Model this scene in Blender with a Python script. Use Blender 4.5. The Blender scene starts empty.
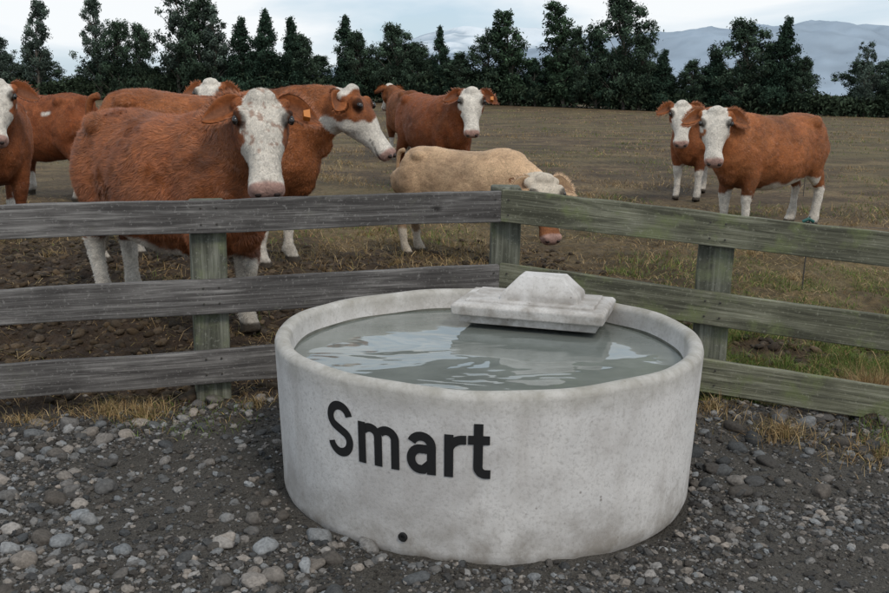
import bpy, math, random, bmesh
import numpy as np
from mathutils import Vector, Matrix
rng = np.random.default_rng(7); random.seed(7)
sc = bpy.context.scene
sc.view_settings.view_transform = 'Standard'; sc.view_settings.look = 'None'; sc.view_settings.exposure = 0; sc.view_settings.gamma = 1
COL = sc.collection

# ---------------------------------------------------------------- helpers
def vn(P, s=0):
    P = np.asarray(P, dtype=np.float64)
    i = np.floor(P).astype(np.int64); f = P - i; f = f*f*(3-2*f)
    def h(a, b, c):
        v = (a*73856093) ^ (b*19349663) ^ (c*83492791) ^ (s*2654435)
        v = (v*1103515245 + 12345) & 0x7fffffff
        v = ((v >> 7) ^ v)*69069 & 0x7fffffff
        return ((v >> 8) & 0xffff)/65535.0
    x, y, z = i[..., 0], i[..., 1], i[..., 2]
    fx, fy, fz = f[..., 0], f[..., 1], f[..., 2]
    def lx(dy, dz): return h(x, y+dy, z+dz)*(1-fx) + h(x+1, y+dy, z+dz)*fx
    a = lx(0, 0)*(1-fy)+lx(1, 0)*fy
    b = lx(0, 1)*(1-fy)+lx(1, 1)*fy
    return a*(1-fz)+b*fz
def fbm(P, s=0, o=4):
    P = np.asarray(P, dtype=np.float64); t = 0; a = .5; n = 0
    for k in range(o):
        t = t + a*vn(P*(2**k), s+k); n += a; a *= .5
    return t/n
def sm(t):
    t = np.clip(t, 0, 1); return t*t*(3-2*t)
def fastmesh(name, V, F, col=None, smooth=False, mat=None, attrs=None):
    V = np.asarray(V, dtype=np.float32); F = np.asarray(F, dtype=np.int32)
    m, k = F.shape
    me = bpy.data.meshes.new(name)
    me.vertices.add(len(V)); me.vertices.foreach_set('co', V.ravel())
    me.loops.add(m*k); me.loops.foreach_set('vertex_index', F.ravel())
    me.polygons.add(m); me.polygons.foreach_set('loop_start', np.arange(0, m*k, k, dtype=np.int32))
    me.update(calc_edges=True)
    me.polygons.foreach_set('use_smooth', np.full(m, smooth, dtype=bool))
    if col is not None: setcol(me, col)
    if attrs:
        for nme, val in attrs.items():
            a = me.attributes.new(nme, 'FLOAT', 'POINT'); a.data.foreach_set('value', np.asarray(val, dtype=np.float32))
    if mat: me.materials.append(mat)
    return me
def setcol(me, col):
    c = np.ones((len(col), 4), dtype=np.float32); c[:, :3] = np.asarray(col)[:, :3]
    a = me.color_attributes.new('Col', 'FLOAT_COLOR', 'POINT'); a.data.foreach_set('color', c.ravel())
def obj(name, me, parent=None, loc=None):
    o = bpy.data.objects.new(name, me); COL.objects.link(o)
    if parent: o.parent = parent
    if loc: o.location = loc
    return o
def pymesh(name, V, F, mat=None, smooth=False):
    me = bpy.data.meshes.new(name); me.from_pydata([tuple(v) for v in V], [], F); me.update()
    if smooth:
        for p in me.polygons: p.use_smooth = True
    if mat: me.materials.append(mat)
    return me

# ---------------------------------------------------------------- material helpers
class NT:
    def __init__(s, name):
        s.m = bpy.data.materials.new(name); s.m.use_nodes = True
        s.t = s.m.node_tree; s.b = s.t.nodes['Principled BSDF']
    def n(s, typ, **kw):
        n = s.t.nodes.new(typ)
        for k, v in kw.items(): setattr(n, k, v)
        return n
    def l(s, a, b): s.t.links.new(a, b)
    def coord(s, kind='Object', scale=(1, 1, 1)):
        tc = s.n('ShaderNodeTexCoord'); mp = s.n('ShaderNodeMapping')
        mp.inputs['Scale'].default_value = scale
        s.l(tc.outputs[kind], mp.inputs['Vector']); return mp.outputs['Vector']
    def noise(s, vec, scale, detail=6, rough=.6, dist=0):
        n = s.n('ShaderNodeTexNoise'); n.inputs['Scale'].default_value = scale
        n.inputs['Detail'].default_value = detail; n.inputs['Roughness'].default_value = rough
        n.inputs['Distortion'].default_value = dist
        s.l(vec, n.inputs['Vector']); return n.outputs['Fac']
    def ramp(s, fac, stops):
        r = s.n('ShaderNodeValToRGB'); e = r.color_ramp.elements
        while len(e) < len(stops): e.new(.5)
        for k, (p, c) in enumerate(stops):
            e[k].position = p; e[k].color = (*c, 1) if len(c) == 3 else c
        s.l(fac, r.inputs['Fac']); return r.outputs['Color']
    def mix(s, fac, a, b, mode='MIX'):
        m = s.n('ShaderNodeMix', data_type='RGBA', blend_type=mode)
        for i, v in ((0, fac), (6, a), (7, b)):
            if isinstance(v, (int, float)): m.inputs[i].default_value = v
            elif isinstance(v, tuple): m.inputs[i].default_value = (*v, 1)
            else: s.l(v, m.inputs[i])
        return m.outputs[2]
    def bump(s, h, strength=.5, dist=.01, prev=None):
        b = s.n('ShaderNodeBump'); b.inputs['Strength'].default_value = strength
        b.inputs['Distance'].default_value = dist; s.l(h, b.inputs['Height'])
        if prev: s.l(prev, b.inputs['Normal'])
        return b.outputs['Normal']
    def out(s, col=None, rough=.8, normal=None, spec=.3):
        if col is not None:
            if isinstance(col, tuple): s.b.inputs['Base Color'].default_value = (*col, 1)
            else: s.l(col, s.b.inputs['Base Color'])
        if isinstance(rough, (int, float)): s.b.inputs['Roughness'].default_value = rough
        else: s.l(rough, s.b.inputs['Roughness'])
        if normal: s.l(normal, s.b.inputs['Normal'])
        s.b.inputs['Specular IOR Level'].default_value = spec
        return s.m
G3 = lambda v: (v, v, v)

# ground height
def fence_y(x): return np.minimum(5.406+.3035*x, 5.579-.255*x)
def gz(x, y):
    x = np.asarray(x, dtype=float); y = np.asarray(y, dtype=float)
    rise = .12*sm((y-5.4)/2.0)
    side = -.045*np.clip(x-.3, 0, 4)*(1-sm((y-6)/3))
    return rise+side

# ---------------------------------------------------------------- world & sun
W = bpy.data.worlds.new("World"); sc.world = W; W.use_nodes = True
nt = W.node_tree; bg = nt.nodes['Background']
sky = nt.nodes.new('ShaderNodeTexSky'); sky.sky_type = 'NISHITA'; sky.sun_disc = False
AZ = math.radians(150); EL = math.radians(48)
sky.sun_elevation = EL; sky.sun_rotation = AZ; sky.air_density = 1.0; sky.dust_density = 1.0
tc = nt.nodes.new('ShaderNodeTexCoord'); mp = nt.nodes.new('ShaderNodeMapping')
mp.inputs['Scale'].default_value = (1.0, 1.0, 4.2); mp.inputs['Location'].default_value = (.35, .1, .2)
nt.links.new(tc.outputs['Generated'], mp.inputs['Vector'])
nz = nt.nodes.new('ShaderNodeTexNoise'); nz.inputs['Scale'].default_value = 2.9; nz.inputs['Detail'].default_value = 7
nz.inputs['Roughness'].default_value = .5; nz.inputs['Distortion'].default_value = .3
nt.links.new(mp.outputs['Vector'], nz.inputs['Vector'])
rp = nt.nodes.new('ShaderNodeValToRGB'); rp.color_ramp.elements[0].position = .35; rp.color_ramp.elements[1].position = .56
rp.color_ramp.elements[0].color = (.68, .68, .68, 1)
nt.links.new(nz.outputs['Fac'], rp.inputs['Fac'])
rp2 = nt.nodes.new('ShaderNodeValToRGB'); rp2.color_ramp.elements[0].position = .38; rp2.color_ramp.elements[1].position = .58
rp2.color_ramp.elements[0].color = (5.1, 6.5, 7.8, 1); rp2.color_ramp.elements[1].color = (8.4, 8.7, 8.9, 1)
nt.links.new(nz.outputs['Fac'], rp2.inputs['Fac'])
mx = nt.nodes.new('ShaderNodeMix'); mx.data_type = 'RGBA'
nt.links.new(rp.outputs['Color'], mx.inputs[0]); nt.links.new(sky.outputs['Color'], mx.inputs[6]); nt.links.new(rp2.outputs['Color'], mx.inputs[7])
nt.links.new(mx.outputs[2], bg.inputs['Color']); bg.inputs['Strength'].default_value = .112
sd = bpy.data.lights.new('sun', 'SUN'); sd.energy = 1.5; sd.angle = math.radians(12); sd.color = (1, .91, .79)
so = bpy.data.objects.new('sun', sd); COL.objects.link(so)
dirs = Vector((math.sin(AZ)*math.cos(EL), math.cos(AZ)*math.cos(EL), math.sin(EL)))
so.rotation_euler = dirs.to_track_quat('Z', 'Y').to_euler()

# ---------------------------------------------------------------- camera
cd = bpy.data.cameras.new('camera'); cam = bpy.data.objects.new('camera', cd); COL.objects.link(cam)
cd.sensor_width = 36; cd.lens = 39.5; cd.clip_end = 20000; cd.clip_start = .05
pitch = math.radians(11.96)
M = Matrix.Rotation(math.pi/2-pitch, 4, 'X') @ Matrix.Rotation(math.radians(.8), 4, 'Z')
M.translation = (0, 0, 1.67); cam.matrix_world = M
sc.camera = cam

# ---------------------------------------------------------------- ground
def axis(lo, hi, step, far_lo, far_hi, g=1.13):
    a = list(np.arange(lo, hi+1e-6, step)); s = step; v = hi
    while v < far_hi: s *= g; v += s; a.append(v)
    s = step; v = lo; b = []
    while v > far_lo: s *= g; v -= s; b.append(v)
    return np.array(b[::-1]+a)
xs = axis(-3.8, 3.8, .032, -6000, 6000, 1.12); ys = axis(1.6, 10.5, .032, -3000, 9000, 1.12)
X, Y = np.meshgrid(xs, ys); Z = gz(X, Y)
sd_f = Y-fence_y(X)
P = np.stack([X, Y, np.zeros_like(X)], -1)
fld = sm((sd_f+.35+(fbm(P*3, 5)-.5)*.7)/.5)
near = np.exp(-np.maximum(0, np.hypot(X, Y-5)-9)/12)
def mudf(px, py):
    sdd = py-fence_y(px); p = np.stack([px*.8, py*.8, px*0], -1)
    return 1-sm((sdd-2.2-2.5*sm((-px-.5)/3)+2.0*sm((px-.8)/1.2)+(fbm(p, 15)-.5)*3.5)/2.8)
mud = mudf(X, Y)
Z = Z + near*((fbm(P*2.3, 1)-.5)*.05 + (fbm(P*14, 2, 3)-.5)*(.03+.02*fld) + fld*(fbm(P*6, 9, 3)-.5)*(.06+.06*mud))
Z = Z + .06*np.exp(-((sd_f+.12)/.22)**2)*sm((X-.6)/.6)
Z = Z + (fbm(P*.03, 4)-.5)*1.2*sm((Y-25)/60)
Z = Z - .012*(np.hypot(X-.19, Y-4.16) < .95)
ny, nx = X.shape
idx = np.arange(nx*ny).reshape(ny, nx)
F = np.stack([idx[:-1, :-1], idx[:-1, 1:], idx[1:, 1:], idx[1:, :-1]], -1).reshape(-1, 4)
m = NT('ground_mat')
ge = m.n('ShaderNodeNewGeometry').outputs['Position']
at = m.n('ShaderNodeAttribute', attribute_name='field').outputs['Fac']
mud_at = m.n('ShaderNodeAttribute', attribute_name='mud').outputs['Fac']
vo = m.n('ShaderNodeTexVoronoi'); vo.inputs['Scale'].default_value = 80; m.l(ge, vo.inputs['Vector'])
nb = m.noise(ge, 1.7, 6, .65); nf = m.noise(ge, 170, 4)
gr = m.mix(m.ramp(nb, [(.35, G3(0)), (.62, G3(1))]), (.036, .029, .021), (.08, .074, .066))
gr = m.mix(.45, gr, m.ramp(vo.outputs['Color'], [(0, (.014, .013, .012)), (1, (.15, .14, .125))]))
gr = m.mix(.5, gr, m.ramp(nf, [(.3, (.012, .010, .009)), (.7, (.13, .12, .105))]))
n1 = m.noise(ge, .9, 8, .65); n2 = m.noise(ge, 14, 6, .7); n3 = m.noise(ge, .12, 6, .6); n4 = m.noise(ge, .35, 5, .6)
fc = m.ramp(n1, [(.3, (.055, .036, .02)), (.46, (.13, .085, .044)), (.58, (.24, .168, .088)), (.72, (.15, .125, .055))])
mc = m.ramp(m.noise(ge, 2.4, 8, .7), [(.3, (.026, .017, .011)), (.55, (.065, .043, .028)), (.72, (.125, .088, .052))])
fc = m.mix(m.ramp(n4, [(.4, G3(.6)), (.6, G3(0))]), fc, (.06, .042, .025))
fc = m.mix(mud_at, fc, mc)
fc = m.mix(m.ramp(n2, [(.38, G3(0)), (.62, G3(1))]), m.mix(.65, fc, (.02, .014, .01)), fc)
fc = m.mix(m.ramp(n3, [(.46, G3(0)), (.66, G3(.4))]), fc, m.mix(mud_at, (.14, .125, .05), fc))
c = m.mix(at, gr, fc)
bh = m.bump(vo.outputs['Distance'], .8, .01); bh = m.bump(nf, .6, .01, bh); bh = m.bump(n2, .7, .04, bh)
GM = m.out(c, .85, bh, .25)
gme = fastmesh('ground', np.stack([X, Y, Z], -1).reshape(-1, 3), F, smooth=True, mat=GM, attrs={'field': fld.ravel(), 'mud': mud.ravel()})
obj('ground', gme)
def gh(x, y):
    x = np.asarray(x, float); y = np.asarray(y, float)
    ix = np.clip(np.searchsorted(xs, x)-1, 0, nx-2); iy = np.clip(np.searchsorted(ys, y)-1, 0, ny-2)
    fx = (x-xs[ix])/(xs[ix+1]-xs[ix]); fy = (y-ys[iy])/(ys[iy+1]-ys[iy])
    return (Z[iy, ix]*(1-fx)+Z[iy, ix+1]*fx)*(1-fy)+(Z[iy+1, ix]*(1-fx)+Z[iy+1, ix+1]*fx)*fy

def colmat(name, rough=.9, ns=60, lo=.7, hi=1.25, bump=.4, bd=.004, spec=.2):
    m = NT(name); a = m.n('ShaderNodeAttribute', attribute_name='Col').outputs['Color']
    if bump > 0:
        v = m.coord('Object'); n = m.noise(v, ns, 3)
        c = m.mix(1.0, a, m.ramp(n, [(.3, G3(lo)), (.7, G3(hi))]), 'MULTIPLY')
        return m.out(c, rough, m.bump(n, bump, bd), spec)
    return m.out(a, rough, None, spec)
STM = colmat('stone_mat', .85, 90, .7, 1.3)
# ---------------------------------------------------------------- stones
t = (1+5**.5)/2
IV = np.array([(-1, t, 0), (1, t, 0), (-1, -t, 0), (1, -t, 0), (0, -1, t), (0, 1, t), (0, -1, -t), (0, 1, -t), (t, 0, -1), (t, 0, 1), (-t, 0, -1), (-t, 0, 1)])
IV /= np.linalg.norm(IV[0])
IF = np.array([(0, 11, 5), (0, 5, 1), (0, 1, 7), (0, 7, 10), (0, 10, 11), (1, 5, 9), (5, 11, 4), (11, 10, 2), (10, 7, 6), (7, 1, 8), (3, 9, 4), (3, 4, 2), (3, 2, 6), (3, 6, 8), (3, 8, 9), (4, 9, 5), (2, 4, 11), (6, 2, 10), (8, 6, 7), (9, 8, 1)])
def subdiv(V, F):
    V = [tuple(v) for v in V]; d = {}; NF = []
    def mid(a, b):
        k = (min(a, b), max(a, b))
        if k not in d:
            p = (np.array(V[a])+np.array(V[b])); p /= np.linalg.norm(p); V.append(tuple(p)); d[k] = len(V)-1
        return d[k]
    for a, b, c in F:
        x, y, z = mid(a, b), mid(b, c), mid(c, a)
        NF += [(a, x, z), (x, b, y), (z, y, c), (x, y, z)]
    return np.array(V), np.array(NF)
SV, SF = subdiv(IV, IF); SV2, SF2 = subdiv(SV, SF)
def stones(name, n, smin, smax, pw, BV, BF, region, smooth, tone=(.05, .17), jit=.22, tintc=0.0, inv=False, patchy=.46):
    px = rng.uniform(region[0], region[1], n*3); py = rng.uniform(region[2], region[3], n*3)
    if inv: dens = sm((py-fence_y(px)+.1)/.3)*mudf(px, py)
    else: dens = sm((.15-(py-fence_y(px)))/.5)*.96+.02
    dens = dens*np.where(fbm(np.stack([px*1.3, py*1.3, px*0], -1), 21) > patchy, 1, .3)
    ok = (np.hypot(px-.19, py-4.16) > .91) & (rng.random(n*3) < dens)
    px = px[ok][:n]; py = py[ok][:n]; n = len(px)
    s = smin+(smax-smin)*rng.random(n)**pw
    ang = rng.uniform(0, 6.28, n)
    sc3 = np.stack([s, s*rng.uniform(.6, 1, n), s*rng.uniform(.4, .75, n)], -1)
    V = BV[None]*(1+rng.uniform(-jit, jit, (n, len(BV), 1)))
    if len(BV) > 50:
        sd_ = rng.uniform(0, 100, (n, 1, 3)); V = BV[None]*(.72+.55*vn(BV[None]*1.6+sd_))[..., None]
    V = V*sc3[:, None]
    c, q = np.cos(ang)[:, None], np.sin(ang)[:, None]
    x = V[..., 0]*c-V[..., 1]*q; y = V[..., 0]*q+V[..., 1]*c; z = V[..., 2]+x*rng.uniform(-.3, .3, (n, 1))
    V = np.stack([x+px[:, None], y+py[:, None], z+(gh(px, py)+sc3[:, 2]*.25)[:, None]], -1)
    F = (BF[None]+(np.arange(n)*len(BV))[:, None, None]).reshape(-1, 3)
    g = tone[0]+(tone[1]-tone[0])*rng.random(n)**2.0
    tint = rng.uniform(-.06, .16, n)+tintc
    c3 = np.stack([g*(1+tint*.9), g, g*(1-tint*.8)], -1)
    return fastmesh(name, V.reshape(-1, 3), F, col=np.repeat(c3, len(BV), 0), smooth=smooth, mat=STM)
gp = bpy.data.objects.new('gravel', None); COL.objects.link(gp)
obj('fine_gravel', stones('fine_gravel', 60000, .003, .010, 1.5, IV, IF, (-3.2, 3.2, 2.0, 6.0), False, (.025, .18)), gp)
obj('crushed_gravel', stones('crushed_gravel', 9500, .008, .025, 1.8, SV, SF, (-3.2, 3.2, 2.0, 6.0), False, (.035, .23)), gp)
obj('pebbles', stones('pebbles', 850, .014, .052, 2.2, SV2, SF2, (-3.4, .0, 2.2, 5.4), True, (.06, .25)), gp)
obj('pebbles_bank', stones('pebbles_bank', 320, .016, .06, 2.2, SV2, SF2, (.9, 3.4, 4.0, 5.3), True, (.045, .16)), gp)
cl = bpy.data.objects.new('mud_clods', stones('mud_clods', 11000, .01, .045, 2.6, SV, SF, (-5.5, 5, 5.0, 12), True, (.025, .08), .2, .35, True, .3)); COL.objects.link(cl)

# ---------------------------------------------------------------- grass
def blades(n, px, py, ln, wd, lean, cols):
    ang = rng.uniform(0, 6.28, n); la = rng.uniform(0, 6.28, n)
    z0 = gh(px, py)-.005
    d = np.stack([np.cos(la)*lean, np.sin(la)*lean, np.ones(n)], -1); d /= np.linalg.norm(d, axis=1)[:, None]
    w = np.stack([np.cos(ang), np.sin(ang), 0*ang], -1)*wd[:, None]*.5
    b = np.stack([px, py, z0], -1)
    mid = b+d*ln[:, None]*.55; tip = b+d*ln[:, None]+np.stack([np.cos(la)*lean*ln*.5, np.sin(la)*lean*ln*.5, -ln*lean*.25], -1)
    V = np.stack([b-w, b+w, mid+w*.7, mid-w*.7, tip], 1).reshape(-1, 3)
    o = np.arange(n)[:, None]*5
    F = np.concatenate([o+np.array([[0, 1, 2]]), o+np.array([[0, 2, 3]]), o+np.array([[3, 2, 4]])], 0)
    return V, F, np.repeat(cols, 5, 0)
GRM = colmat('grass_mat', .8, 20, .85, 1.15, 0.0)
straw = np.array([[.36, .25, .125], [.27, .175, .08], [.14, .09, .04], [.17, .14, .055], [.44, .33, .18]])
green = np.array([[.10, .16, .03], [.13, .18, .045], [.07, .11, .022]])
def pick(pal, n, v=.25):
    return pal[rng.integers(0, len(pal), n)]*rng.uniform(1-v, 1+v, (n, 1))
n = 250000
r = 5.4*np.exp(rng.random(n)*math.log(80/5.4)); a = rng.uniform(-.62, .62, n)
px = r*np.tan(a); py = r
clump = fbm(np.stack([px*.9, py*.9, px*0], -1), 31, 4)
md_ = mudf(px, py)
row = .5+.5*np.sin((px*.75+py*.35)*5.5+3*fbm(np.stack([px*.3, py*.3, px*0], -1), 33))
keep = (py-fence_y(px) > .12+.25*rng.random(n)) & (rng.random(n) < (sm((clump-.40)/.16)*.95+.04)*(1-.85*md_)*(.35+.65*row))
px, py = px[keep], py[keep]; n = len(px); dist = np.hypot(px, py)
ln = rng.uniform(.02, .075, n)*(1+.004*dist)*(1+1.0*(clump[keep] > .62)); wd = (.0016+.00035*dist)*rng.uniform(.7, 1.5, n)
cols = pick(straw, n); gg = (fbm(np.stack([px*.35, py*.35, px*0], -1), 77)+.10*sm((px-1)/4) > .57) & (rng.random(n) < .5)
cols[gg] = pick(green, gg.sum())
V1, F1, C1 = blades(n, px, py, ln, wd, rng.uniform(.2, 1.6, n), cols)
gme = fastmesh('field_grass', V1, F1, col=C1, mat=GRM); gpar = bpy.data.objects.new('grass', None); COL.objects.link(gpar)
obj('field_stubble', gme, gpar)
n = 38000
px = rng.uniform(-6, 6, n); py = 5.0+rng.random(n)**1.5*9
keep = (py-fence_y(px) > 0) & (fbm(np.stack([px*1.5, py*1.5, px*0], -1), 35, 3) > .47); px, py = px[keep], py[keep]; n = len(px)
V1, F1, C1 = blades(n, px, py, rng.uniform(.03, .12, n), rng.uniform(.003, .006, n), np.full(n, 6.0), pick(straw, n))
V1[:, 2] += .02
obj('lying_straw', fastmesh('lying_straw', V1, F1, col=C1, mat=GRM), gpar)
tufts = [(-1.75, 4.86, .22, 500, .10, 0), (-1.55, 4.8, .18, 350, .12, 0), (-2.1, 4.7, .2, 260, .09, 0), (-1.0, 5.0, .2, 220, .08, 0), (-1.3, 4.75, .3, 300, .09, 1),
         (2.15, 4.55, .28, 700, .10, 0), (1.75, 4.75, .22, 500, .12, 0), (2.5, 4.65, .3, 900, .12, 1), (1.45, 5.0, .2, 300, .09, 0), (1.2, 4.75, .15, 160, .08, 0),
         (2.5, 5.35, .22, 2600, .28, 2), (2.8, 5.4, .25, 2400, .26, 2), (2.05, 5.5, .3, 7600, .10, 1), (2.6, 6.1, .7, 14500, .12, 1), (1.65, 5.5, .35, 7600, .09, 1),
         (3.3, 5.9, .6, 9500, .13, 1), (2.1, 6.5, .9, 12200, .10, 1), (1.3, 5.9, .5, 5600, .09, 1), (3.6, 7.6, 1.0, 5500, .1, 1), (2.6, 7.6, .9, 3500, .08, 1), (-.6, 5.6, .4, 400, .07, 0), (-2.3, 5.4, .5, 500, .08, 0), (.9, 5.35, .2, 300, .1, 0), (-.2, 5.75, .3, 300, .06, 0)]
for k in range(60):
    tx = rng.uniform(-4, 5); ty = rng.uniform(6.2, 13); tufts.append((tx, ty, rng.uniform(.08, .35), int(rng.uniform(80, 300)), rng.uniform(.05, .12), 1 if tx > .9 and rng.random() < .5 else 0))
VV = []; FF = []; CC = []; off = 0
for (tx, ty, tr, tn, tl, kind) in tufts:
    a = rng.uniform(0, 6.28, tn); rr = tr*np.sqrt(rng.random(tn)) if kind == 1 else tr*np.abs(rng.normal(0, .45, tn))
    px = tx+rr*np.cos(a)*1.3; py = ty+rr*np.sin(a)
    if kind == 1:
        q = fbm(np.stack([px*3, py*3, px*0], -1), 44, 3) > .43
        if tn > 900: px, py = px[q], py[q]; tn = len(px)
    cols = pick(straw, tn) if kind != 1 else np.where(rng.random((tn, 1)) < .75, pick(green, tn), pick(straw, tn))
    if kind == 2: cols = pick(np.array([[.46, .33, .17], [.36, .24, .11], [.25, .16, .08]]), tn)
    v, f, c_ = blades(tn, px, py, rng.uniform(.4, 1.1, tn)*tl, rng.uniform(.002, .005, tn), rng.uniform(.1, 1.3, tn), cols)
    VV.append(v); FF.append(f+off); CC.append(c_); off += len(v)
obj('grass_tufts', fastmesh('grass_tufts', np.concatenate(VV), np.concatenate(FF), col=np.concatenate(CC), mat=GRM), gpar)

# ---------------------------------------------------------------- concrete trough
m = NT('concrete_mat'); v = m.coord('Object')
big = m.noise(v, 2.0, 8, .62, .5); mid = m.noise(v, 8, 7, .65, .3); fin = m.noise(v, 70, 6, .7)
vs = m.coord('Object', (7, 7, .8)); st = m.noise(vs, 1.6, 6, .6)
c = m.ramp(big, [(.3, (.43, .41, .40)), (.48, (.59, .575, .565)), (.68, (.68, .66, .645))])
c = m.mix(m.ramp(mid, [(.48, G3(0)), (.72, G3(.6))]), c, (.41, .385, .37))
c = m.mix(m.ramp(st, [(.5, G3(0)), (.78, G3(.5))]), c, (.43, .40, .37))
c = m.mix(m.ramp(fin, [(.36, G3(.5)), (.5, G3(0))]), c, (.34, .325, .31))
sp = m.n('ShaderNodeTexVoronoi'); sp.inputs['Scale'].default_value = 16; m.l(v, sp.inputs['Vector'])
spm = m.mix(1.0, m.ramp(sp.outputs['Distance'], [(.05, G3(1)), (.11, G3(0))]), m.ramp(m.noise(v, 3.1, 2), [(.5, G3(0)), (.6, G3(.8))]), 'MULTIPLY')
c = m.mix(spm, c, (.2, .18, .165))
sx = m.n('ShaderNodeSeparateXYZ'); m.l(v, sx.inputs['Vector'])
mr = m.n('ShaderNodeMapRange'); mr.inputs['From Min'].default_value = .2; mr.inputs['From Max'].default_value = -.01; m.l(sx.outputs['Z'], mr.inputs['Value'])
c = m.mix(m.mix(1.0, mr.outputs['Result'], m.ramp(mid, [(.35, G3(.1)), (.65, G3(.85))]), 'MULTIPLY'), c, (.22, .195, .165))
mr = m.n('ShaderNodeMapRange'); mr.inputs['From Min'].default_value = .54; mr.inputs['From Max'].default_value = .645; m.l(sx.outputs['Z'], mr.inputs['Value'])
c = m.mix(m.mix(1.0, mr.outputs['Result'], m.ramp(mid, [(.3, G3(.35)), (.65, G3(1))]), 'MULTIPLY'), c, (.28, .265, .23))
b = m.bump(mid, .25, .01); b = m.bump(fin, .35, .004, b)
CM = m.out(c, .85, b, .25)
m = NT('wet_concrete_mat'); v = m.coord('Object'); q = m.noise(v, 6, 6)
WCM = m.out(m.ramp(q, [(.3, (.07, .075, .062)), (.7, (.19, .19, .165))]), .5, m.bump(q, .3, .01))
RT, RB, TH = .925, .897, .645
prof = [(RB-.012, -.03), (RB, .0), (RB+.001, .02)]
for k in range(1, 12): prof.append((RB+(RT-RB)*k/12, .02+(TH-.045)*k/12))
for k in range(0, 9):
    a = math.pi*k/8; cx = RT-.034; prof.append((cx+.034*math.cos(a), TH-.03+.03*math.sin(a)))
for zz in (.55, .5, .42, .3, .12): prof.append((RT-.07-(.62-zz)*.07, zz))
prof.append((0.0, .1))
NS = 192; V = []
th = np.arange(NS)/NS*2*math.pi
wob = 1+.0025*np.sin(3*th+1)+.002*np.sin(7*th)
for (r, z) in prof: V += [(r*w_*math.cos(a), r*w_*math.sin(a), z+ (.003*math.sin(5*a)+.002*math.sin(13*a+2) if z > .5 else 0)) for a, w_ in zip(th, wob)]
F = []
for i in range(len(prof)-1):
    for j in range(NS):
        k = (j+1) % NS; F.append((i*NS+j, i*NS+k, (i+1)*NS+k, (i+1)*NS+j))
TR = bpy.data.objects.new('water_trough', None); COL.objects.link(TR); TR.location = (.19, 4.16, 0)
me = pymesh('tank', V, F, CM, True); me.materials.append(WCM)
for p in me.polygons:
    if p.center.z < .575 and p.center.xy.length < RT-.06: p.material_index = 1
obj('tank', me, TR)
m = NT('water_mat'); v = m.coord('Object', (1, 1.6, 1))
w1 = m.noise(v, 2.2, 2, .4, .7); w2 = m.noise(v, 8, 1, .5, .3)
b = m.bump(w1, .5, .020); b = m.bump(w2, .2, .003, b)
WM = m.out(m.ramp(m.noise(v, 2, 4), [(.3, (.12, .135, .125)), (.7, (.21, .23, .215))]), .03, b, .5)
m.b.inputs['IOR'].default_value = 1.75
V = [(0, 0, 0)]; F = []
RW = RT-.076
for k in range(NS): V.append((RW*math.cos(th[k]), RW*math.sin(th[k]), 0))
for k in range(NS): F.append((0, 1+k, 1+(k+1) % NS))
obj('water', pymesh('water', V, F, WM), TR, (0, 0, .54))
def frusta(levels, mat, name):
    V = []; F = []
    for (hx, hy, z, ox, oy) in levels: V += [(ox-hx, oy-hy, z), (ox+hx, oy-hy, z), (ox+hx, oy+hy, z), (ox-hx, oy+hy, z)]
    for i in range(len(levels)-1):
        for j in range(4):
            k = (j+1) % 4; F.append((i*4+j, i*4+k, i*4+4+k, i*4+4+j))
    F.append((3, 2, 1, 0)); n_ = len(levels)*4; F.append((n_-4, n_-3, n_-2, n_-1))
    return pymesh(name, V, F, mat)
cov = bpy.data.objects.new('float_cover', None); COL.objects.link(cov); cov.parent = TR
cov.location = (.255, .53, .626); cov.rotation_euler = (0, 0, math.radians(-17))
for nm, lv in (('slab', [(.33, .18, -.06, 0, 0), (.335, .185, -.02, 0, 0), (.365, .21, -.018, 0, 0), (.37, .215, .028, 0, 0), (.355, .20, .042, 0, 0)]), ('raised_panel', [(.315, .165, .0, 0, 0), (.31, .16, .055, 0, 0)]), ('hump', [(.20, .125, .0, .04, .0), (.185, .115, .085, .04, .0), (.105, .062, .17, .04, .0)])):
    o = obj(nm, frusta(lv, CM, nm), cov)
    md = o.modifiers.new('b', 'BEVEL'); md.width = .006; md.segments = 2; md.limit_method = 'ANGLE'; md.angle_limit = math.radians(12)
# painted letters wrapped on the tank wall
PM = NT('black_paint_mat'); v = PM.coord('Object'); q = PM.noise(v, 60, 5, .7)
PM = PM.out(PM.ramp(q, [(.25, (.035, .035, .035)), (.34, (.012, .012, .013)), (1, (.02, .02, .021))]), .6)
def arc(cx, cy, rx, ry, a0, a1, n=14): return [(cx+rx*math.cos(math.radians(a0+(a1-a0)*i/n)), cy+ry*math.sin(math.radians(a0+(a1-a0)*i/n))) for i in range(n+1)]
sw = .158
strokes = []
h2 = sw/2
def dens(pts, d=.03):
    o = [pts[0]]
    for a, b in zip(pts, pts[1:]):
        L = math.dist(a, b); k = max(1, int(L/d))
        for i in range(1, k+1): o.append((a[0]+(b[0]-a[0])*i/k, a[1]+(b[1]-a[1])*i/k))
    return o
Wd = .60; cx = Wd/2; rx = cx-h2; ry = (1-sw)/4
yu = 1-h2-ry; yl = h2+ry
strokes.append(arc(cx, yu, rx, ry, 12, 90, 8)+arc(cx, yu, rx, ry, 90, 180, 10)[1:]+arc(cx, yu, rx, ry*.9, 180, 235, 6)[1:]+[(cx, .5)]+arc(cx, yl, rx, ry*.9, 55, 0, 6)+arc(cx, yl, rx, ry, 0, -90, 10)[1:]+arc(cx, yl, rx, ry, -90, -168, 8)[1:])
xh = .74
x0 = .72; mw = .82; r_ = (mw-sw)/4
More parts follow.
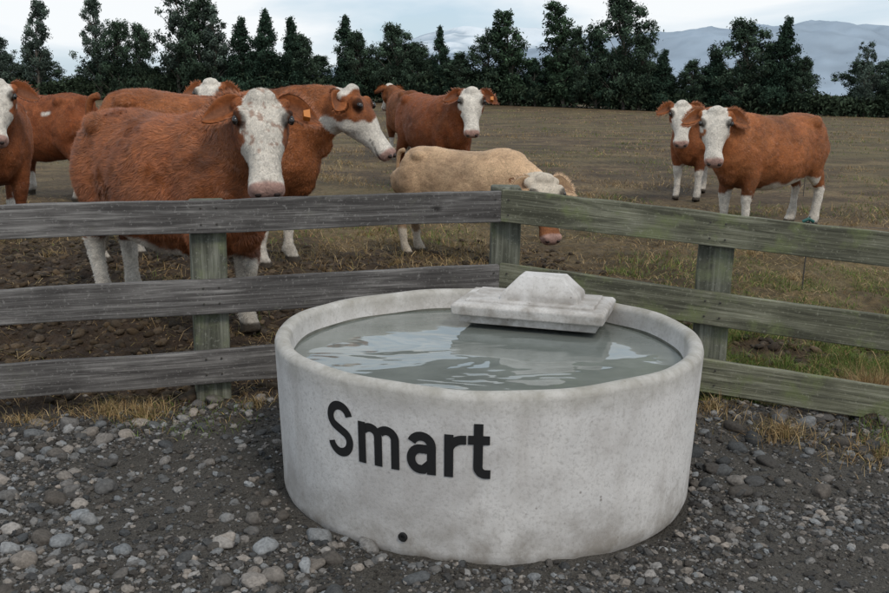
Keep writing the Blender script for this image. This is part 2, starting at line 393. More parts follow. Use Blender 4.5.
for k in range(2):
    xa = x0+h2+k*2*r_
    strokes.append([(xa+2*r_, 0), (xa+2*r_, xh-h2-r_*.95)]+arc(xa+r_, xh-h2-r_*.95, r_, r_*.95, 0, 140, 12)[1:])
strokes.append([(x0+h2, 0), (x0+h2, xh)])
x0 = 1.68; aw = .52
strokes.append(arc(x0+aw/2, xh-h2-.17, aw/2-h2, .17, 160, 0, 12)+[(x0+aw-h2, 0)])
strokes.append([(x0+aw-h2-.02, .44)]+[(x0+.27, .44)]+arc(x0+.24, .26, .24-h2, .18, 90, 270, 14)[0:]+[(x0+.30, .08)]+[(x0+aw-h2-.02, .19)])
x0 = 2.34
strokes.append([(x0+h2, 0), (x0+h2, xh)])
strokes.append(arc(x0+.32, xh-h2-.2, .32-h2, .2, 175, 88, 9)+[(x0+.37, xh-h2)])
x0 = 2.74
strokes.append([(x0+.17, .95), (x0+.17, .22)]+arc(x0+.30, .21, .13, .13, 180, 270, 8)+[(x0+.38, .08)])
strokes.append([(x0, xh-h2*.9), (x0+.36, xh-h2*.9)])
UW = 3.12; V = []; F = []
for si, pts in enumerate(strokes):
    pts = dens([(x, y) for x, y in pts]); pp = np.array(pts); T = np.gradient(pp, axis=0); T /= np.linalg.norm(T, axis=1)[:, None]+1e-9
    Nn = np.stack([-T[:, 1], T[:, 0]], -1); o0 = len(V)
    for p, nr in zip(pp, Nn):
        for q in (-1, 1):
            x, y = p+nr*h2*q*(.98)
            z = .325+y*.218; ang = -math.pi/2+math.radians(-42.4+41.2*x/UW)
            w_ = 1+.0025*math.sin(3*ang+1)+.002*math.sin(7*ang)
            rr = (RB+(RT-RB)*min(1, max(0, (z-.02)/(TH-.045))))*w_+.0018+.0003*si
            V.append((rr*math.cos(ang), rr*math.sin(ang), z))
    for i in range(len(pp)-1): F.append((o0+2*i, o0+2*i+1, o0+2*i+3, o0+2*i+2))
obj('lettering', pymesh('lettering', V, F, PM), TR)
DM = NT('rubber_mat').out((.012, .012, .012), .7)
def disc_cyl(name, p, axis_, r, h, mat, parent, seg=20):
    q = Vector(axis_).to_track_quat('Z', 'Y'); V = []; F = []
    for (rr, z) in ((r, -h/2), (r, h/2*.7), (r*.8, h/2), (r*.45, h/2), (r*.4, h*.2)):
        V += [Vector(p)+q @ Vector((rr*math.cos(6.2832*k/seg), rr*math.sin(6.2832*k/seg), z)) for k in range(seg)]
    for i in range(4):
        for k in range(seg): F.append((i*seg+k, i*seg+(k+1) % seg, (i+1)*seg+(k+1) % seg, (i+1)*seg+k))
    F.append(tuple(range(4*seg, 5*seg)))
    return obj(name, pymesh(name, V, F, mat, False), parent)
ba = math.radians(-90-21.5)
disc_cyl('drain_bung', (RB*1.002*math.cos(ba), RB*1.002*math.sin(ba), .062), (math.cos(ba), math.sin(ba), 0), .018, .018, DM, TR)

# ---------------------------------------------------------------- fence
def woodmat(name, base, dark, light, moss, mossamt, long_axis=0):
    m = NT(name)
    s = [30, 30, 30]; s[long_axis] = .8
    s2 = [9, 9, 9]; s2[long_axis] = .7
    oi = m.n('ShaderNodeObjectInfo'); tcn = m.n('ShaderNodeTexCoord')
    ad = m.n('ShaderNodeVectorMath', operation='ADD'); m.l(tcn.outputs['Object'], ad.inputs[0])
    mu = m.n('ShaderNodeVectorMath', operation='SCALE'); mu.inputs[0].default_value = (13, 7, 5); m.l(oi.outputs['Random'], mu.inputs['Scale']); m.l(mu.outputs[0], ad.inputs[1])
    def mpp(sc_):
        mp_ = m.n('ShaderNodeMapping'); mp_.inputs['Scale'].default_value = sc_; m.l(ad.outputs[0], mp_.inputs['Vector']); return mp_.outputs['Vector']
    g1 = m.noise(mpp(s), 2.2, 8, .75, .6); g2 = m.noise(mpp(s2), 1.6, 5, .6, 1.2); g3 = m.noise(mpp((1, 1, 1)), 4.5, 7, .7)
    g4 = m.noise(mpp((1, 1, 1)), 60, 4, .7); g5 = m.noise(mpp((1, 1, 1)), 2.2, 4, .6)
    c = m.ramp(g1, [(.32, dark), (.48, base), (.66, light)])
    c = m.mix(m.ramp(g2, [(.38, G3(.75)), (.52, G3(0))]), c, dark)
    c = m.mix(m.ramp(g5, [(.42, G3(.45)), (.58, G3(0))]), c, tuple(x*.7 for x in dark))
    kn = m.n('ShaderNodeTexVoronoi'); kn.inputs['Scale'].default_value = 3.1
    ks = [1.6]*3; ks[long_axis] = .8; m.l(mpp(tuple(ks)), kn.inputs['Vector'])
    c = m.mix(m.ramp(kn.outputs['Distance'], [(.04, G3(.9)), (.11, G3(0))]), c, tuple(x*.4 for x in dark))
    mk_ = m.ramp(g3, [(.60-mossamt*.25, G3(0)), (.72-mossamt*.2, G3(min(1, .4+mossamt)))])
    c = m.mix(mk_, c, moss)
    c = m.mix(m.ramp(g4, [(.58, G3(0)), (.68, G3(.5))]), c, light)
    b = m.bump(g1, .9, .006); b = m.bump(g2, .4, .006, b)
    return m.out(c, .85, b, .2)
WG = woodmat('grey_rail_mat', (.14, .132, .128), (.05, .046, .045), (.31, .30, .29), (.18, .18, .14), .08)
WGR = woodmat('mossy_rail_mat', (.17, .17, .12), (.06, .06, .044), (.33, .33, .255), (.16, .185, .085), .38)
WP = woodmat('post_mat', (.16, .165, .13), (.06, .062, .048), (.30, .305, .26), (.17, .19, .11), .4, 2)
NM = NT('nail_mat').out((.05, .045, .04), .5)
def board(name, p0, p1, hgt, thk, mat, parent, seed):
    p0, p1 = Vector(p0), Vector(p1); L = (p1-p0).length; n = max(4, int(L/.06))
    V = []; F = []
    for i in range(n+1):
        x = L*i/n
        q = np.array([[x*1.1+seed*3.7, 0, 0], [x*5+seed, 5, 0], [x*1.1+seed, 9, 0]]); e = fbm(q, seed, 3)-.5
        zt = e[0]*.018+e[1]*.009; zb = e[2]*.016; yo = e[0]*.008
        for (yy, zz) in ((-.5, -1), (-.5, 0), (.5, 0), (.5, -1)):
            V.append((x, yy*thk+yo, (zt if zz == 0 else zb)+zz*hgt))
    for i in range(n):
        for j in range(4):
            k = (j+1) % 4; F.append((i*4+j, i*4+k, i*4+4+k, i*4+4+j))
    F.append((0, 3, 2, 1)[::-1]); F.append((n*4, n*4+1, n*4+2, n*4+3)[::-1])
    me = pymesh(name, V, F, mat); bm = bmesh.new(); bm.from_mesh(me); bmesh.ops.recalc_face_normals(bm, faces=bm.faces[:]); bm.to_mesh(me); bm.free()
    o = obj(name, me, parent); o.location = p0
    d = (p1-p0).normalized(); y = Vector((0, 0, 1)).cross(d).normalized(); z = d.cross(y)
    o.rotation_euler = Matrix((d, y, z)).transposed().to_euler()
    md = o.modifiers.new('b', 'BEVEL'); md.width = .006; md.segments = 2; md.limit_method = 'ANGLE'; md.angle_limit = math.radians(50)
    return o
def post(name, x, y, z0, z1, w, d, ang, parent, seed):
    V = []; F = []; n = 24
    for i in range(n+1):
        z = z0+(z1-z0)*i/n; e = fbm(np.array([[z*3+seed*5, seed, 0], [z*3+seed, 9, 2]]), seed, 3)-.5
        for (a, b_) in ((-1, -1), (1, -1), (1, 1), (-1, 1)): V.append((a*w/2+e[0]*.01, b_*d/2+e[1]*.008, z))
    for i in range(n):
        for j in range(4):
            k = (j+1) % 4; F.append((i*4+j, i*4+k, i*4+4+k, i*4+4+j))
    F.append((n*4, n*4+1, n*4+2, n*4+3)); F.append((3, 2, 1, 0))
    o = obj(name, pymesh(name, V, F, WP), parent, (x, y, 0)); o.rotation_euler = (0, 0, ang)
    md = o.modifiers.new('b', 'BEVEL'); md.width = .014; md.segments = 3; md.limit_method = 'ANGLE'; md.angle_limit = math.radians(50)
FE = bpy.data.objects.new('wooden_fence', None); COL.objects.link(FE)
C0 = Vector((.31, 5.5, 0)); Ld = Vector((-2.57, -.78, 0)); Rd = Vector((1.96, -.5, 0))
Ln = Ld.length; Rn = Rd.length; Lu = Ld/Ln; Ru = Rd/Rn
tops = (1.12, .70, .315); RH = .185; SR = [-.14, -.155, -.15]
for i, tz in enumerate(tops):
    far = 4.2; sl = -.028*far/Ln
    a = C0+Lu*far; a.z = tz+sl; b_ = C0.copy(); b_.z = tz
    board('left_rail_%d' % (i+1), a, b_+Vector((-.004, 0, 0)), RH-(.01 if i == 0 else 0), .045, WG, FE, 3+i)
    far = 4.4; sr = SR[i]*far/Rn
    a = C0+Ru*far; a.z = tz+sr; st_ = C0-Ru*.012; st_.z = tz+.006
    board('right_rail_%d' % (i+1), st_+Ru*.02, a, RH-(.01 if i == 0 else 0), .045, WGR, FE, 13+i)
la = math.atan2(Lu.y, Lu.x); ra = math.atan2(Ru.y, Ru.x)
def offp(d_, s, back=.115):
    nrm = Vector((0, 0, 1)).cross(d_)
    if nrm.y < 0: nrm = -nrm
    return C0+d_*s+nrm*back
k = 0
for s in (1.61, 3.2):
    p = offp(Lu, s); post('left_post', p.x, p.y, -.3, 1.085, .185, .17, la, FE, k); k += 1
for s in (1.19, 2.75):
    p = offp(Ru, s); post('right_post', p.x, p.y, -.4, 1.0 if s < 2 else .9, .19, .17, ra, FE, k); k += 1
p = C0+Vector((.035, .125, 0)); post('corner_post', p.x, p.y, -.3, 1.135, .17, .17, .0, FE, 9)
V = []; F = []
def nail(p, n):
    q = Vector(n).to_track_quat('Z', 'Y'); o0 = len(V)
    for j in range(8): V.append(Vector(p)+q @ Vector((.006*math.cos(j*.785), .006*math.sin(j*.785), .003)))
    V.append(Vector(p)+q @ Vector((0, 0, .005)))
    for j in range(8): F.append((o0+j, o0+(j+1) % 8, o0+8))
for i, tz in enumerate(tops):
    for dz in (.045, .13):
        for d_, ss, sl in ((Lu, (.04, 1.57, 1.65, 3.2), -.028/Ln), (Ru, (.05, 1.15, 1.23, 2.75), SR[i]/Rn)):
            nr = Vector((0, 0, 1)).cross(d_)
            if nr.y > 0: nr = -nr
            for s in ss:
                p = C0+d_*s+nr*.0255; p.z = tz+sl*s-dz; nail(p, nr)
obj('nails', pymesh('nails', V, F, NM), FE)

EF = bpy.data.objects.new('electric_fence', None); COL.objects.link(EF)
PLM = NT('green_plastic_mat').out((.02, .09, .08), .5)
STD = NT('standard_mat').out((.06, .055, .05), .6)
WIM = NT('wire_mat').out((.12, .12, .12), .4)
def tube(name, pts, r, mat, parent):
    cu = bpy.data.curves.new(name, 'CURVE'); cu.dimensions = '3D'; cu.bevel_depth = r; cu.bevel_resolution = 2
    s = cu.splines.new('POLY'); s.points.add(len(pts)-1)
    for i, p in enumerate(pts): s.points[i].co = (*p, 1)
    cu.materials.append(mat); o = bpy.data.objects.new(name, cu); COL.objects.link(o); o.parent = parent
    return o
# ---------------------------------------------------------------- cows
def crom(A, n=5):
    A = np.asarray(A, float); P = np.vstack([2*A[0]-A[1], A, 2*A[-1]-A[-2]]); out = []
    for i in range(1, len(P)-2):
        for k in range(n):
            t = k/n; p0, p1, p2, p3 = P[i-1], P[i], P[i+1], P[i+2]
            out.append(.5*((2*p1)+(-p0+p2)*t+(2*p0-5*p1+4*p2-p3)*t*t+(-p0+3*p1-3*p2+p3)*t**3))
    out.append(A[-1]); return np.array(out)
def loft(rows, side=(0, 1, 0), N=20, ex=2.0, res=4):
    R = crom(rows, res); C = R[:, :3]; A = np.maximum(R[:, 3], .004); B = np.maximum(R[:, 4], .004)
    T = np.gradient(C, axis=0); T /= np.linalg.norm(T, axis=1)[:, None]
    S = np.array(side, float)[None]-T*(T @ np.array(side, float))[:, None]; S /= np.linalg.norm(S, axis=1)[:, None]
    U = np.cross(T, S)
    a = np.arange(N)/N*2*math.pi; ca = np.sign(np.cos(a))*np.abs(np.cos(a))**(2/ex); sa = np.sign(np.sin(a))*np.abs(np.sin(a))**(2/ex)
    V = C[:, None]+S[:, None]*(A[:, None]*ca)[..., None]+U[:, None]*(B[:, None]*sa)[..., None]
    n = len(C); V = V.reshape(-1, 3); F = []
    for i in range(n-1):
        for j in range(N):
            k = (j+1) % N; F.append((i*N+j, i*N+k, (i+1)*N+k, (i+1)*N+j))
    F.append(tuple(range(N))[::-1]); F.append(tuple(range((n-1)*N, n*N)))
    return V, F
def ellip(c, r):
    return SV2*np.array(r)+np.array(c), [tuple(f) for f in SF2]
def coatmat(name, ns):
    m = NT(name); a = m.n('ShaderNodeAttribute', attribute_name='Col').outputs['Color']; v = m.coord('Object')
    n = m.noise(v, ns, 6, .7, 1.2); n2 = m.noise(v, 7, 4)
    c = m.mix(1.0, a, m.ramp(n, [(.3, G3(.55)), (.7, G3(1.3))]), 'MULTIPLY')
    c = m.mix(1.0, c, m.ramp(n2, [(.3, G3(.8)), (.7, G3(1.12))]), 'MULTIPLY')
    return m.out(c, .7, m.bump(n, .7, .014), .2)
COATM = coatmat('cow_coat_mat', 34)
HAIRM = colmat('cow_hair_mat', .5, 30, .85, 1.15, 0.0, spec=.45)
EYEM = NT('cow_eye_mat').out((.008, .006, .005), .12, None, .6)
EARM = colmat('cow_ear_mat', .8, 60, .75, 1.2, .4)
TAGM = NT('ear_tag_mat').out((.50, .17, .03), .5)
NOSM = NT('nostril_mat').out((.02, .012, .01), .5)
def cow(x, y, heading, scale, poll, hyaw, hpitch, base=(.30, .095, .03), face='full', socks=.42, belly=0., patch=0., feet=(0, 0, 0, 0), hs=1.1, hair=12000, hl=.022, hw=.004, seed=1, tag=False, vox=.02, speck=0, pale=False, roll=0, bw=.085, fbrown=False, dz=0, lift=1.0, mott=1.0):
    root = bpy.data.objects.new('cow', None); COL.objects.link(root)
    hd = math.radians(heading); root.location = (x, y, float(gz(x, y))+dz); root.rotation_euler = (0, 0, hd); root.scale = (scale,)*3
    parts = []
    tor = [(-.90, 1.20, 1.02, .08), (-.87, 1.29, .86, .17), (-.80, 1.35, .74, .23), (-.65, 1.395, .66, .265), (-.45, 1.40, .59, .29), (-.2, 1.37, .52, .34),
           (.08, 1.36, .48, .36), (.32, 1.375, .50, .335), (.52, 1.41, .52, .285), (.68, 1.40, .56, .245), (.82, 1.31, .62, .2), (.90, 1.2, .74, .13), (.94, 1.1, .85, .06)]
    parts.append(loft([(a, 0, (t_+b_)/2, w, (t_-b_)/2) for a, t_, b_, w in tor], ex=2.25, N=28))
    fx = feet; K = 1.22
    for s_, f in ((1, fx[0]), (-1, fx[1])):
        parts.append(loft([(.56, .17*s_, 1.15, .07, .15), (.57, .19*s_, .95, .10, .17), (.56+f*.15, .19*s_, .76, .1, .135), (.585+f*.4, .17*s_, .58, .07*K, .08*K), (.60+f*.6, .16*s_, .43, .058*K, .062*K), (.60+f*.75, .16*s_, .34, .043*K, .045*K), (.60+f*.95, .16*s_, .2, .038*K, .04*K), (.60+f, .16*s_, .135, .047*K, .05*K), (.62+f, .16*s_, .07, .046*K, .052*K), (.64+f, .16*s_, .0, .056*K, .07*K)], N=16))
        parts.append(ellip((.52, .19*s_, 1.03), (.17, .1, .27)))
        parts.append(ellip((.615+f*.6, .16*s_, .44), (.062, .062, .075)))
    for s_, f in ((1, fx[2]), (-1, fx[3])):
        parts.append(loft([(-.60, .15*s_, 1.22, .1, .2), (-.60, .18*s_, 1.0, .125, .24), (-.58, .19*s_, .84, .115, .21), (-.63+f*.3, .185*s_, .70, .085, .14), (-.73+f*.6, .175*s_, .57, .056*K, .078*K), (-.775+f*.8, .17*s_, .49, .05*K, .063*K), (-.765+f*.9, .17*s_, .38, .041*K, .049*K), (-.74+f, .165*s_, .22, .038*K, .043*K), (-.725+f, .165*s_, .14, .047*K, .05*K), (-.70+f, .165*s_, .07, .046*K, .055*K), (-.67+f, .165*s_, .0, .056*K, .073*K)], N=16))
        parts.append(ellip((-.52, .2*s_, 1.29), (.11, .075, .075)))
        parts.append(ellip((-.5, .19*s_, .82), (.13, .1, .16)))
    parts.append(ellip((.76, 0, .70), (.15, .11, .14)))
    yaw = math.radians(hyaw)-hd; pt = math.radians(hpitch)
    HM = Matrix.Translation(Vector(poll)) @ Matrix.Rotation(yaw, 4, 'Z') @ Matrix.Rotation(pt, 4, 'Y') @ Matrix.Rotation(math.radians(roll), 4, 'X') @ Matrix.Scale(hs, 4)
    HN = np.array(HM)
    def hp(P): P = np.asarray(P, float); return P @ HN[:3, :3].T+HN[:3, 3]
    hr = [(-.045, -.01, -.09, .07), (.0, .04, -.15, .115), (.06, .062, -.19, .142), (.14, .062, -.205, .15), (.22, .05, -.19, .125), (.30, .03, -.16, .092), (.38, .012, -.13, .078), (.44, .01, -.13, .09), (.49, -.002, -.125, .094), (.525, -.02, -.11, .074), (.54, -.035, -.095, .045)]
    hv, hf = loft([(a, 0, (t_+b_)/2, w, (t_-b_)/2) for a, t_, b_, w in hr], ex=2.3, N=24)
    parts.append((hp(hv), hf))
    for s_ in (1, -1):
        for ce_, re_ in (((.10, .118*s_, .04), (.055, .042, .034)), ((.14, .1*s_, -.12), (.09, .045, .07)), ((.0, .115*s_, -.03), (.045, .05, .04)), ((.49, .058*s_, -.02), (.035, .03, .028))):
            e_, ef = ellip(ce_, re_); parts.append((hp(e_), ef))
    e_, ef = ellip((-.005, 0, .03), (.055, .085, .05)); parts.append((hp(e_), ef))
    pe = hp([(.07, 0, -.08)])[0]; B0 = np.array([.58, 0, 1.07])
    m1 = B0*.62+pe*.38+np.array([0.02, 0, .03]); m2 = B0*.28+pe*.72+np.array([0, 0, .035])
    parts.append(loft([(*B0, .2, .33), (*m1, .175, .285), (*m2, .145, .215), (*pe, .12, .14*hs)], N=20, side=(0, 1, 0)))
    dl = B0*.45+pe*.55
    parts.append(ellip((dl[0], dl[1], dl[2]-.18), (.16, .05, .13)))
    V = []; F = []; o0 = 0
    for pv, pf in parts:
        V.append(np.asarray(pv)); F += [tuple(int(i)+o0 for i in f) for f in pf]; o0 += len(pv)
    me = pymesh('tmpcow', np.concatenate(V), F); to_ = bpy.data.objects.new('tmp', me); COL.objects.link(to_)
    md = to_.modifiers.new('r', 'REMESH'); md.mode = 'VOXEL'; md.voxel_size = vox
    md = to_.modifiers.new('s', 'SMOOTH'); md.factor = .5; md.iterations = max(3, int(.08/vox))
    dg = bpy.context.evaluated_depsgraph_get(); dg.update()
    bme = bpy.data.meshes.new_from_object(to_.evaluated_get(dg)); bpy.data.objects.remove(to_)
    nv = len(bme.vertices); P = np.zeros(nv*3, dtype=np.float32); bme.vertices.foreach_get('co', P); P = P.reshape(-1, 3).astype(float)
    Nn = np.zeros(nv*3, dtype=np.float32); bme.vertices.foreach_get('normal', Nn); Nn = Nn.reshape(-1, 3).astype(float)
    sdv = np.array([seed*17.3, seed*5.1, seed*9.7])
    P = P+Nn*((fbm(P*5+sdv, 3, 3)-.5)*.04+(fbm(P*22+sdv, 4, 2)-.5)*.012*mott)[:, None]
    P[:, 2] = np.maximum(P[:, 2], 0)
    bme.vertices.foreach_set('co', P.astype(np.float32).ravel())
    def paint(P):
        n1 = fbm(P*3+sdv, 11, 4); n2 = fbm(P*9+sdv, 12, 3); n3 = fbm(P*38+sdv, 13, 2); n4 = .5+mott*(fbm(P*np.array([16, 16, 22])+sdv, 14, 3)-.5)
        b_ = np.array(base); c = b_[None]*np.clip(.45+1.0*n1+.3*(n2-.5)+.9*(n4-.5), .25, 1.7)[:, None]
        c = c+(n2-.5)[:, None]*np.array([.0, .02, .015])[None]
        wht = np.array([.68, .63, .56])
        if pale: wht = np.array([.64, .56, .46])
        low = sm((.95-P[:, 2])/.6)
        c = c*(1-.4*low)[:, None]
        H = (P-HN[:3, 3]) @ np.linalg.inv(HN[:3, :3]).T
        inh = (H[:, 0] > -.09) & (H[:, 0] < .7) & (np.abs(H[:, 1]) < .24) & (H[:, 2] < .16) & (H[:, 2] > -.26)
        w = np.zeros(len(P))
        if fbrown:
            fb = sm((P[:, 0]-.48+.25*(n1-.5))/.16)*sm((.86-P[:, 2]+.3*(n1-.5))/.16)*(~inh)
            c = c*(1-fb)[:, None]+(np.array([.24, .09, .035])*(.6+.8*n4[:, None]))*fb[:, None]
        leg = (P[:, 2] < .75)&(~inh)
        w = np.where(leg, sm((socks+.22*(n1-.5)+.2*(n2-.5)-P[:, 2])/.03), w)
        if belly > 0: w = np.maximum(w, sm((.56+belly*.3+.3*(n1-.5)-P[:, 2])/.05)*(np.abs(P[:, 0]+.15) < .5))
        if patch > 0:
            q = fbm(P*2.1+sdv*2, 19, 3); w = np.maximum(w, sm((q-(1-patch))/.03)*(~inh))
        hx, hy, hz = H[:, 0], np.abs(H[:, 1]), H[:, 2]
        nn = (n2-.5)*.07; n5 = (fbm(P*11+sdv*3, 23, 3)-.5)*.10
        if face == 'full': wf = sm((bw+n5+.02*np.sin(hx*14)+np.where(hx > .24, .3, 0)-hy)/.010)*sm((hz+.13+nn)/.02+np.where(hx > .28, 2, 0))
        elif face == 'low': wf = np.maximum(sm((hx-.17+nn*1.5+(-hz-.05)*.9)/.02), sm((.02-hx+nn)/.02)*(hz > -.05))
        elif face == 'crown': wf = sm((.16+nn-hx)/.02)*sm((hz+.12)/.02)
        else: wf = np.zeros(len(P))
        if face == 'crown': c = np.where(inh[:, None], np.array([.26, .10, .04])[None]*(.6+.8*n4[:, None]), c)
        w = np.where(inh, wf, w)
        c = c*(1-w)[:, None]+wht[None]*(.8+.35*n4)[:, None]*w[:, None]
        if speck:
            sp_ = sm((n3-.60-.35*np.clip(hx-.15, 0, 1))/.05)*inh*w*(hx < .36); c = c*(1-.6*sp_)[:, None]+(b_*.8)[None]*(.6*sp_)[:, None]
        pk = inh*sm((hx-.462+nn*.3)/.02); pink = np.array([.40, .25, .21])
        c = c*(1-pk)[:, None]+pink[None]*(.75+.5*n2)[:, None]*pk[:, None]
        mo = inh*sm((.010-np.abs(hz+.088+(hx-.45)*.25))/.004)*(hx > .34)
        c = c*(1-.65*mo)[:, None]
        de = np.sqrt((hx-.135)**2+(hy-.142)**2+(hz-.045)**2); ey = inh*sm((.062-de)/.02)
        c = c*(1-.75*ey)[:, None]
        dirt = sm((.35-P[:, 2])/.3)*.55*n2; c = c*(1-dirt)[:, None]+np.array([.07, .05, .035])[None]*dirt[:, None]
        hf_ = sm((.075-P[:, 2])/.01); c = c*(1-hf_)[:, None]+np.array([.05, .04, .03])[None]*hf_[:, None]
        return np.clip(c, 0.004, 1), inh
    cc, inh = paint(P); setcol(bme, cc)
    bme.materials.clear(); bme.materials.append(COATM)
    for p in bme.polygons: p.use_smooth = True
    bme.update(); obj('body', bme, root)
    nf = len(bme.polygons); ar = np.zeros(nf, dtype=np.float32); bme.polygons.foreach_get('area', ar)
    ce = np.zeros(nf*3, dtype=np.float32); bme.polygons.foreach_get('center', ce); ce = ce.reshape(-1, 3).astype(float)
    fn = np.zeros(nf*3, dtype=np.float32); bme.polygons.foreach_get('normal', fn); fn = fn.reshape(-1, 3).astype(float)
    ok = (ce[:, 2] > .1); Hc = (ce-HN[:3, 3]) @ np.linalg.inv(HN[:3, :3]).T
    inhc = (Hc[:, 0] > -.09) & (Hc[:, 0] < .7) & (np.abs(Hc[:, 1]) < .22) & (Hc[:, 2] < .16) & (Hc[:, 2] > -.26)
    ok &= ~(inhc & (Hc[:, 0] > .45))
    ok &= ~(inhc & (np.sqrt((Hc[:, 0]-.135)**2+(np.abs(Hc[:, 1])-.142)**2+(Hc[:, 2]-.045)**2) < .045))
    pr = (ar*ok*np.where(inhc, 2.2, 1)).astype(float); pr = pr/pr.sum()
    ii = rng.choice(nf, hair, p=pr)
    b0 = ce[ii]+rng.normal(0, vox*.45, (hair, 3)); nr = fn[ii]; b0 -= nr*((b0-ce[ii])*nr).sum(1)[:, None]
    flow = np.array([-1, 0, -.75])[None]+mott*(np.stack([fbm(b0*5+k_*31+sdv, 40+k_, 2) for k_ in range(3)], -1)-.5)*5+mott*(np.stack([fbm(b0*20+k_*31+sdv, 50+k_, 2) for k_ in range(3)], -1)-.5)*3.5
    fd = np.array(HM.to_3x3() @ Vector((1, 0, -.2))); flow = np.where(inhc[ii][:, None], fd[None]*1.5+flow*.3, flow)
    flow += rng.normal(0, .3, flow.shape)
    flow -= nr*(flow*nr).sum(1)[:, None]; flow /= np.linalg.norm(flow, axis=1)[:, None]+1e-6
    d_ = flow+nr*rng.uniform(.12, .6, (hair, 1))*lift; wv = np.cross(nr, flow)
    L = hl*rng.uniform(.5, 1.25, hair)*np.where(inhc[ii], .38, 1)*np.where(ce[ii][:, 2] < .5, .6, 1)
    Wd = hw*rng.uniform(.6, 1.2, hair)*np.where(inhc[ii], .6, 1)
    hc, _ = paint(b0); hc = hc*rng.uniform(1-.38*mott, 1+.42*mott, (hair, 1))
    Vh = np.stack([b0-wv*Wd[:, None]*.5, b0+wv*Wd[:, None]*.5, b0+d_*L[:, None]], 1).reshape(-1, 3)
    obj('coat_hair', fastmesh('coat_hair', Vh, np.arange(hair*3).reshape(-1, 3), col=np.repeat(hc, 3, 0), mat=HAIRM), root)
    for s_ in (1, -1):
        e_, ef = ellip((.135, .145*s_, .043), (.027, .018, .022)); obj('eye', pymesh('eye', hp(e_), ef, EYEM, True), root)
        e_, ef = ellip((.523, .048*s_, -.032), (.017, .019, .015)); obj('nostril', pymesh('nostril', hp(e_), ef, NOSM, True), root)
    for s_ in (1, -1):
        V = []; F = []; nu, nw = 12, 7; C_ = []
        for i in range(nu):
            u = i/(nu-1); half = .075*math.sin(math.pi*min(1, (.12+.86*u))**1.05)**.75+.004
            cx = .0+.03*u; cy = .10+.21*u; cz = -.02-.03*u-.03*u*u
            for j in range(nw):
                q = (j/(nw-1)-.5)*2
                V.append((cx+q*half+.05*u*u, s_*(cy), cz-.06*(1-q*q)*math.sin(math.pi*min(1, .25+u*.75))+.01))
                inn = 1-abs(q)
                cl_ = np.array(base)*(.65+.3*random.random()) if inn < .55 else np.array(base)*.4+np.array([.08, .045, .032])*.8
                C_.append(cl_)
        for i in range(nu-1):
            for j in range(nw-1): F.append((i*nw+j, i*nw+j+1, (i+1)*nw+j+1, (i+1)*nw+j))
        em = pymesh('ear', hp(V), F, EARM, True); setcol(em, np.array(C_))
        eo = obj('ear', em, root); md = eo.modifiers.new('s', 'SOLIDIFY'); md.thickness = .014; md.offset = -1
        md = eo.modifiers.new('ss', 'SUBSURF'); md.levels = 1; md.render_levels = 1
        nh = 1100 if hair > 20000 else 160; Va = np.array(V).reshape(nu, nw, 3)
        iu = rng.integers(0, nu-1, nh); jw = rng.choice([0, 0, 1, nw-1, nw-1, nw-2, 3], nh)
        bb = Va[iu, jw]+(Va[iu+1, jw]-Va[iu, jw])*rng.random((nh, 1)); dd = np.stack([np.where(jw < 3, -1, 1)*.7+rng.normal(0, .3, nh), s_*rng.uniform(.3, 1, nh), rng.normal(0, .3, nh)], -1)
        dd /= np.linalg.norm(dd, axis=1)[:, None]; wv2 = np.cross(dd, [0, 0, 1.]); tip = bb+dd*rng.uniform(.01, .045, (nh, 1))
        Vh = np.stack([bb-wv2*hw*.5, bb+wv2*hw*.5, tip], 1).reshape(-1, 3)
        hcl = (np.array(base)[None]*rng.uniform(.4, 1.4, (nh, 1)))
        obj('ear_fringe', fastmesh('ear_fringe', hp(Vh), np.arange(nh*3).reshape(-1, 3), col=np.repeat(hcl, 3, 0), mat=HAIRM), root)
        if tag and s_ == tag:
            tp = [(.055, s_*.22, -.04), (.09, s_*.22, -.04), (.098, s_*.255, -.04), (.047, s_*.255, -.04), (.055, s_*.22, .006), (.09, s_*.22, .006), (.098, s_*.255, .006), (.047, s_*.255, .006)]
            obj('ear_tag', pymesh('ear_tag', hp(tp), [(0, 3, 2, 1), (4, 5, 6, 7), (0, 1, 5, 4), (1, 2, 6, 5), (2, 3, 7, 6), (3, 0, 4, 7)], TAGM), root)
    tv, tf = loft([(-.84, 0, 1.34, .035, .03), (-.91, 0, 1.30, .032, .03), (-.935, 0, 1.15, .024, .024), (-.94, .01, .9, .018, .018), (-.93, .02, .68, .018, .018), (-.92, .03, .58, .04, .035), (-.92, .03, .45, .035, .03), (-.92, .03, .36, .006, .006)], N=10)
    tm_ = pymesh('tail', tv, tf, COATM, True); tcx = np.tile(np.array(base)*.8, (len(tv), 1)); zz = np.array(tv)[:, 2]; tcx[zz < .6] = (.5, .44, .36); setcol(tm_, tcx)
    obj('tail', tm_, root)
    return root
cow(-1.86, 6.58, -41, 1.03, (1.09, -.10, 1.47), -74, 60, base=(.285, .092, .031), face='full', socks=.5, belly=.1, feet=(-.04, .06, -.06, .1), hair=130000, hl=.031, hw=.0042, seed=1, tag=1, vox=.015, speck=1, bw=.105, hs=1.06, mott=.9)
cow(-2.12, 8.55, -6, 1.09, (1.20, -.02, 1.38), -14, 50, base=(.295, .098, .033), face='low', socks=.46, belly=.1, feet=(.05, -.1, .05, -.12), hair=60000, hl=.022, hw=.005, seed=2, vox=.018, mott=.7, lift=.8)
cow(-.20, 15.4, -62, 1.07, (1.08, .0, 1.42), -86, 62, base=(.215, .063, .02), face='full', socks=.3, hair=18000, hw=.009, hl=.02, seed=3, tag=1, bw=.12, hs=1.18, mott=.6, lift=.7)
